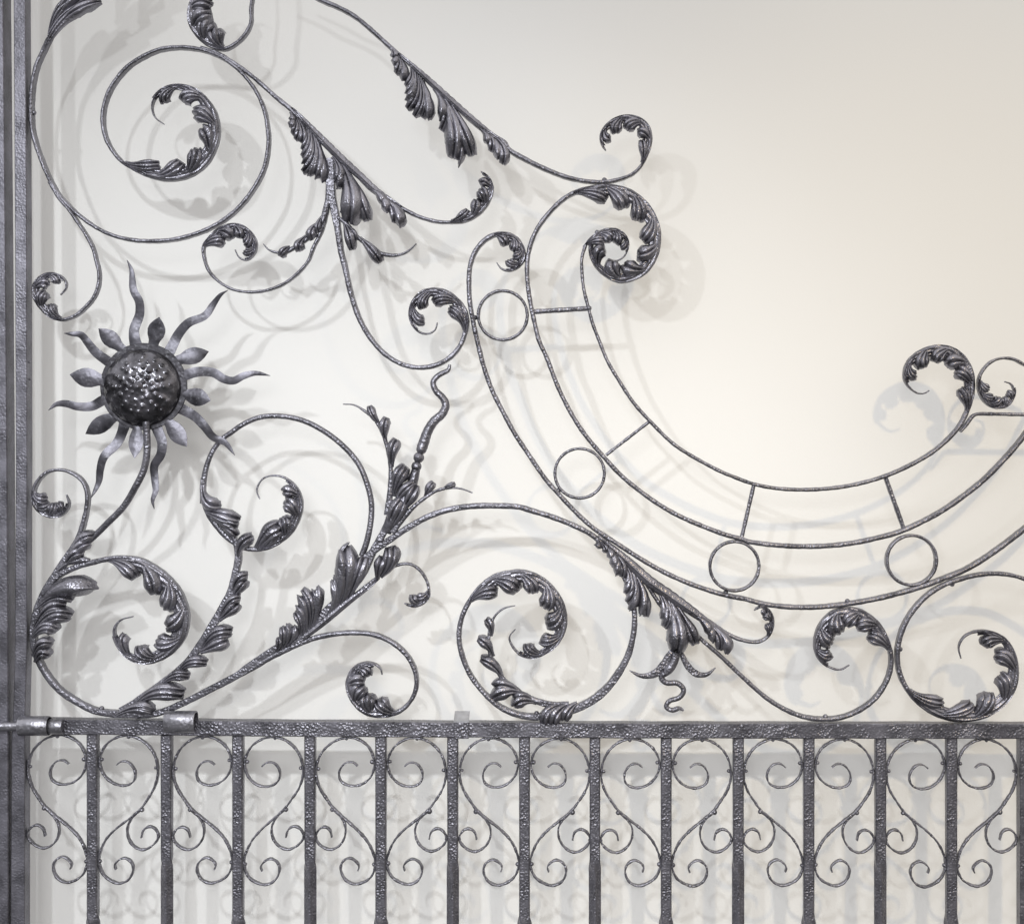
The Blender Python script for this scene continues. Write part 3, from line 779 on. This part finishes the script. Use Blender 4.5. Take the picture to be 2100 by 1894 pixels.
# spear flower
mb = MB()
strap_mb(mb, T('G', (860, 640), (900, 580), (960, 480), (1010, 380)), [(0, 12), (.6, 14), (1, 17)], 18, 0)
SP = mb.build('spear_flower', IRON, GATE)
mb = MB()
c2, fr = tube_mb(mb, T('E', (1420, 832), (1412, 868), (1345, 905), (1305, 952), (1322, 1010), (1372, 1062), (1393, 1112), (1368, 1172), (1312, 1222), (1268, 1292), (1240, 1372), (1228, 1405)), [(0, 3), (.08, 5.2), (.3, 6.2), (.55, 8.5), (.8, 10), (1, 11.5)], yc=2, rough=.02)
mb.build('spear_tip', IRON, SP)
for x, y, r in ((1225, 1415, 37), (1206, 1473, 38), (1190, 1533, 36)):
    mb = MB(); q = T('E', (x, y))[0]; ball_mb(mb, q[0], q[1], 2, r * K, r * K, 18, 12); mb.build('bead', IRON, SP)
mb = MB(); tube_mb(mb, T('E', (1190, 1540), (1160, 1650), (1100, 1780), (1030, 1890), (980, 1990)), [(0, 8.5), (.4, 13), (.8, 15), (1, 10)], yc=4); mb.build('bud', IRON, SP)
tl = tendril('E', [(685, 1105), (760, 1110), (830, 1150), (900, 1210), (950, 1290), (985, 1390), (1008, 1500), (1015, 1600), (1005, 1750), (990, 1870)], [(0, 1.8), (.2, 5.5), (.6, 8), (1, 14)],
        [((940, 1250), (890, 1190), (865, 1115), 62, 26), ((980, 1370), (955, 1270), (985, 1195), 80, 32), ((1020, 1540), (1010, 1430), (1055, 1345), 92, 38)], par=SP)
tendril('E', [(1578, 1716), (1500, 1688), (1420, 1682), (1330, 1702), (1250, 1750), (1180, 1805), (1100, 1890), (1020, 1990)], [(0, 1.8), (.3, 6), (.6, 8), (1, 14)],
        [((1250, 1740), (1270, 1690), (1310, 1640), 66, 26), ((1370, 1690), (1410, 1670), (1460, 1652), 44, 18)], par=SP)
leaves([[LB('E', (1030, 1690), (1060, 1640), (1140, 1580), 60, 24), LB('E', (1030, 1740), (1060, 1600), (1120, 1530), 110, 56, 3)], [LB('E', (1040, 1790), (1090, 1700), (1180, 1640), 80, 44, 2)],
        [LB('E', (1080, 1850), (1150, 1770), (1190, 1660), 90, 44, 2)], [LB('G', (1010, 450), (1010, 330), (1100, 235), 95, 50, 2), LB('G', (990, 480), (1090, 340), (1110, 250), 80, 40, 1.5)]], SP)

# ================================================================== SUNFLOWER
SX, SY = T('D', (1003, 985))[0]
mb = MB()
R = 89
rows = []
for d_, rr in ((-14, .02), (-14, R - 1), (-13, R), (-11, R), (-10, R - 1), (-10, .02)):
    rows.append([wp(SX + rr * math.cos(a), SY + rr * math.sin(a), d_) for a in (2 * math.pi * k / 64 for k in range(64))])
mb.grid(rows, close_v=True)
SUN = mb.build('sunflower', IRON_PLATE, GATE)
SUN['label'] = 'forged sunflower with wavy rays and a studded dome'
# dome with punched studs
studs = [(0, 0, 8.5, 5.5)]
for rr, m_, sz, hh in ((15, 8, 3.2, 2.4), (27, 12, 3.4, 2.8), (40, 14, 3.8, 3.6), (53, 16, 4.0, 4.2), (65, 20, 3.4, 3.4)):
    for k in range(m_):
        aa = 2 * math.pi * (k + .5 * (m_ % 8 == 4)) / m_ + random.uniform(-.07, .07)
        r_ = rr + random.uniform(-2, 2)
        studs.append((r_ * math.cos(aa), r_ * math.sin(aa), sz * random.uniform(.85, 1.2), hh * random.uniform(.6, 1.2)))
mb = MB(); rows = []
RD = 78.5
for i in range(58):
    r = max(.01, RD * i / 57.0)
    row = []
    for k in range(150):
        a = 2 * math.pi * k / 150
        x, y = r * math.cos(a), r * math.sin(a)
        h = 34 * math.sqrt(max(0, 1 - (r / RD) ** 2.3))
        for sx, sy, s, hh in studs:
            q = ((x - sx) ** 2 + (y - sy) ** 2) / (s * s)
            if q < 6:
                h += hh * math.exp(-q)
        h += .5 * math.sin(x * .23 + 1) * math.cos(y * .19) + 1.1 * math.cos(a * 12) * ss(20, 60, r) * (1 - ss(66, 76, r))
        row.append(wp(SX - 2 + x, SY + 2 + y, -15 - h))
    rows.append(row)
o_ = mb.grid(rows, close_v=True)
mb.build('dome', IRON_DOME, SUN, sharp=80)


def ray(pts, w, amp, ph):
    mb = MB(); c, L = spline(T('D', *pts), 2.2); c = smooth_pts(c, 2); fr = frame(c); rf = []; rb = []
    for i, (p, f) in enumerate(zip(c, fr)):
        t = i / (len(c) - 1); ww = lerp_table(w, t) / 2
        y = -13 - .6 * amp * math.sin(ph + t * 11) * ss(0, .25, t)
        a = []; b = []
        for v in (-1, -.5, 0, .5, 1):
            q = wp(p[0] + f[2] * v * ww, p[1] + f[3] * v * ww, y + .8 * v * v); a.append(q); b.append((q[0], q[1] + .0022, q[2]))
        rf.append(a); rb.append(b)
    mb.grid(rf); mb.grid(rb, flip=True)
    for e in (0, 4):
        mb.grid([[r[e] for r in rf], [r[e] for r in rb]])
    mb.grid([rf[0], rb[0]]); mb.grid([rf[-1], rb[-1]])
    return mb.build('ray', IRON_SHEET, SUN, sharp=50)


RW = [(0, 26), (.15, 21), (.45, 18), (.75, 14), (.9, 8), (1, .8)]
for pts, amp, ph in (
        ([(955, 720), (940, 660), (935, 590), (972, 480), (972, 400), (935, 325), (922, 250), (912, 180), (885, 115)], 7, 1.2),
        ([(1150, 790), (1185, 730), (1232, 635), (1310, 550), (1420, 500), (1480, 415), (1530, 355), (1582, 325)], 6, 2.5),
        ([(1220, 930), (1300, 903), (1390, 882), (1480, 890), (1550, 932), (1620, 945), (1690, 912), (1770, 893), (1870, 910)], 6, 0),
        ([(1210, 1110), (1290, 1155), (1360, 1195), (1425, 1260), (1475, 1330), (1560, 1372), (1632, 1456)], 9, 3.0),
        ([(1070, 1200), (1095, 1280), (1130, 1370), (1122, 1450), (1072, 1530), (1075, 1620), (1085, 1700), (1066, 1765), (1076, 1826)], 6, 4.2),
        ([(885, 1200), (855, 1290), (810, 1380), (735, 1462), (702, 1560), (688, 1640), (640, 1752)], 7, 2.0),
        ([(800, 1050), (720, 1080), (640, 1120), (550, 1122), (470, 1102), (395, 1108), (345, 1148)], 6, 1.0),
        ([(820, 860), (750, 808), (670, 745), (612, 680), (568, 628), (520, 625), (458, 620)], 6, 4)):
    ray(pts, RW, amp, ph)


def petal(b, e, w, tilt):
    mb = MB(); (bx, by), (ex, ey) = T('D', b, e)
    dx, dy = ex - bx, ey - by; l = math.hypot(dx, dy); dx, dy = dx / l, dy / l
    bx -= dx * 14; by -= dy * 14; l += 14
    rf = []; rb = []
    for i in range(21):
        t = i / 20
        ww = w * K / 2 * lerp_table([(0, .55), (.28, .62), (.45, .95), (.60, 1.05), (.72, .95), (.86, .58), (1, .02)], t)
        a = []; q2 = []
        for k in range(9):
            v = -1 + k / 4
            y = -12.5 - tilt * t * t * 12 - 2.5 * math.cos(v * 1.57) * math.sin(math.pi * t)
            q = wp(bx + dx * l * t - dy * v * ww, by + dy * l * t + dx * v * ww, y); a.append(q); q2.append((q[0], q[1] + .002, q[2]))
        rf.append(a); rb.append(q2)
    mb.grid(rf); mb.grid(rb, flip=True)
    for e_ in (0, 8):
        mb.grid([[r[e_] for r in rf], [r[e_] for r in rb]])
    mb.grid([rf[0], rb[0]]); mb.grid([rf[-1], rb[-1]])
    return mb.build('petal', IRON_SHEET, SUN, sharp=50)


for b, e, w_, t_ in (((1070, 690), (1115, 510), 118, .6), ((1235, 805), (1441, 742), 112, -.8), ((1280, 1035), (1470, 1082), 118, .9), ((1160, 1210), (1300, 1398), 112, .2),
                     ((957, 1250), (950, 1476), 98, 1.0), ((830, 1175), (590, 1310), 112, -1.0), ((735, 945), (497, 903), 128, .2), ((850, 725), (703, 588), 108, .9)):
    petal(b, e, w_, t_)
mb = MB()
tube_mb(mb, T('D', (1032, 1225), (1036, 1330), (1035, 1440), (1010, 1560), (950, 1680), (865, 1808)) + T('F', (740, 415), (640, 510), (530, 600), (450, 680)),
        [(0, 7.6), (.5, 7), (.8, 6.5), (1, 7)], yc=[(0, -26), (.4, -20), (.7, 0), (1, 6)])
mb.build('flower_stem', IRON, SUN)

# ================================================================== FIXED POST beside the gate
PB = W(-10, ZB)
POST = empty('gate_post', PB)
POST['label'] = 'plain square dark iron post at the left, beside the gate, crossed by the bolt rod'
POST['category'] = 'post'
mb = MB(); rows = []
for py, b, b2 in ((-1200, 4, 0), (0, 8, 0), (500, 12.5, 0), (950, 16, 0), (1400, 18, 0), (1894, 18.5, 0), (2600, 19, 0)):
    rows.append([W(x, py, y) for x, y in ((-46, -2), (-44, -4), (b - 1.8, -4), (b, -2), (b, 42), (-46, 42))])
o = mb.grid(rows, close_v=True); mb.cap(range(o, o + 6)); mb.cap(range(len(mb.v) - 6, len(mb.v)))
ob = mb.build('shaft', IRON_POST, POST, origin=PB)

# ================================================================== WALL
m, nt, b, N, L = new_mat('painted_plaster')
co = N('ShaderNodeTexCoord')
n1 = N('ShaderNodeTexNoise'); n1.inputs['Scale'].default_value = 1.6; n1.inputs['Detail'].default_value = 6
n2 = N('ShaderNodeTexNoise'); n2.inputs['Scale'].default_value = 260; n2.inputs['Detail'].default_value = 3
L(co.outputs['Object'], n1.inputs['Vector']); L(co.outputs['Object'], n2.inputs['Vector'])
cr = N('ShaderNodeValToRGB')
cr.color_ramp.elements[0].color = (.800, .788, .768, 1); cr.color_ramp.elements[1].color = (.838, .830, .812, 1)
L(n1.outputs['Fac'], cr.inputs['Fac']); L(cr.outputs['Color'], b.inputs['Base Color'])
b.inputs['Roughness'].default_value = .75
b.inputs['Specular IOR Level'].default_value = .25
bp = N('ShaderNodeBump'); bp.inputs['Strength'].default_value = .12; bp.inputs['Distance'].default_value = .001
L(n2.outputs['Fac'], bp.inputs['Height']); L(bp.outputs['Normal'], b.inputs['Normal'])
GAP = .20
me = bpy.data.meshes.new('wall')
x0, x1, y0_, y1_, z0, z1 = -5, 5, GAP, GAP + .2, 0, 5.0
vs = [(x, y, z) for x in (x0, x1) for y in (y0_, y1_) for z in (z0, z1)]
me.from_pydata(vs, [], [(0, 1, 3, 2), (4, 6, 7, 5), (0, 4, 5, 1), (2, 3, 7, 6), (1, 5, 7, 3), (0, 2, 6, 4)])
me.materials.append(m)
WALL = bpy.data.objects.new('wall', me); COL.objects.link(WALL)
WALL['kind'] = 'structure'

# ================================================================== LIGHT
w = bpy.data.worlds.new('World'); SC.world = w; w.use_nodes = True
nt = w.node_tree; N = nt.nodes.new; L = nt.links.new
bg = nt.nodes['Background']
tc = N('ShaderNodeTexCoord'); sx = N('ShaderNodeSeparateXYZ'); L(tc.outputs['Generated'], sx.inputs[0])
mr = N('ShaderNodeMapRange'); mr.inputs[1].default_value = -1; mr.inputs[2].default_value = 1
L(sx.outputs['Z'], mr.inputs[0])
cr = N('ShaderNodeValToRGB')
e = cr.color_ramp.elements
e[0].position = 0; e[0].color = (.11, .11, .108, 1)
e[1].position = 1; e[1].color = (1.25, 1.25, 1.27, 1)
k = e.new(.5); k.color = (.34, .34, .352, 1)
k = e.new(.72); k.color = (1.14, 1.145, 1.16, 1)
L(mr.outputs[0], cr.inputs['Fac'])
mx = N('ShaderNodeMapRange'); mx.inputs[1].default_value = -.2; mx.inputs[2].default_value = .9
L(sx.outputs['X'], mx.inputs[0])
wm = N('ShaderNodeMix'); wm.data_type = 'RGBA'; wm.blend_type = 'MULTIPLY'
L(mx.outputs[0], wm.inputs[0]); L(cr.outputs['Color'], wm.inputs[6]); wm.inputs[7].default_value = (1.0, .95, .86, 1)
L(wm.outputs[2], bg.inputs['Color'])
bg.inputs['Strength'].default_value = 1.24


def spot(name, loc_px, y, aim_px, power, color, radius, size, blend):
    l = bpy.data.lights.new(name, 'SPOT'); l.energy = power; l.color = color; l.shadow_soft_size = radius
    l.spot_size = math.radians(size); l.spot_blend = blend
    o = bpy.data.objects.new(name, l); COL.objects.link(o)
    o.location = W(loc_px[0], loc_px[1], y)
    d = Vector(W(aim_px[0], aim_px[1], 200)) - Vector(o.location)
    o.rotation_euler = d.to_track_quat('-Z', 'Y').to_euler()
    return o


spot('spotlight', (300, -650), -3700, (330, 1500), 168, (.93, .97, 1.0), .06, 50, 1.0)
spot('spotlight', (-620, -650), -3700, (480, 1500), 155, (.95, .98, 1.0), .06, 50, 1.0)
spot('spotlight', (2350, -650), -3600, (2080, 1150), 128, (1.0, .79, .44), .06, 46, 1.0)
spot('fill_light', (900, 250), -4600, (1000, 1750), 205, (.98, .99, 1.0), .45, 44, 1.0)  # unseen soft fill lamp, added to brighten the lower wall

# ================================================================== CAMERA
cd = bpy.data.cameras.new('camera'); cam = bpy.data.objects.new('camera', cd); COL.objects.link(cam)
cam.location = W(XC, YC, -CAM)
cam.rotation_euler = (math.pi / 2, 0, 0)
cd.sensor_fit = 'HORIZONTAL'; cd.sensor_width = 36
cd.lens = 36 * CAM / 2100.0
cd.shift_x = (1050 - XC) / 2100.0
cd.shift_y = (YC - 947) / 2100.0
cd.clip_end = 100
SC.camera = cam
SC.view_settings.view_transform = 'Standard'
SC.view_settings.look = 'None'
SC.view_settings.exposure = 0
SC.view_settings.gamma = 1
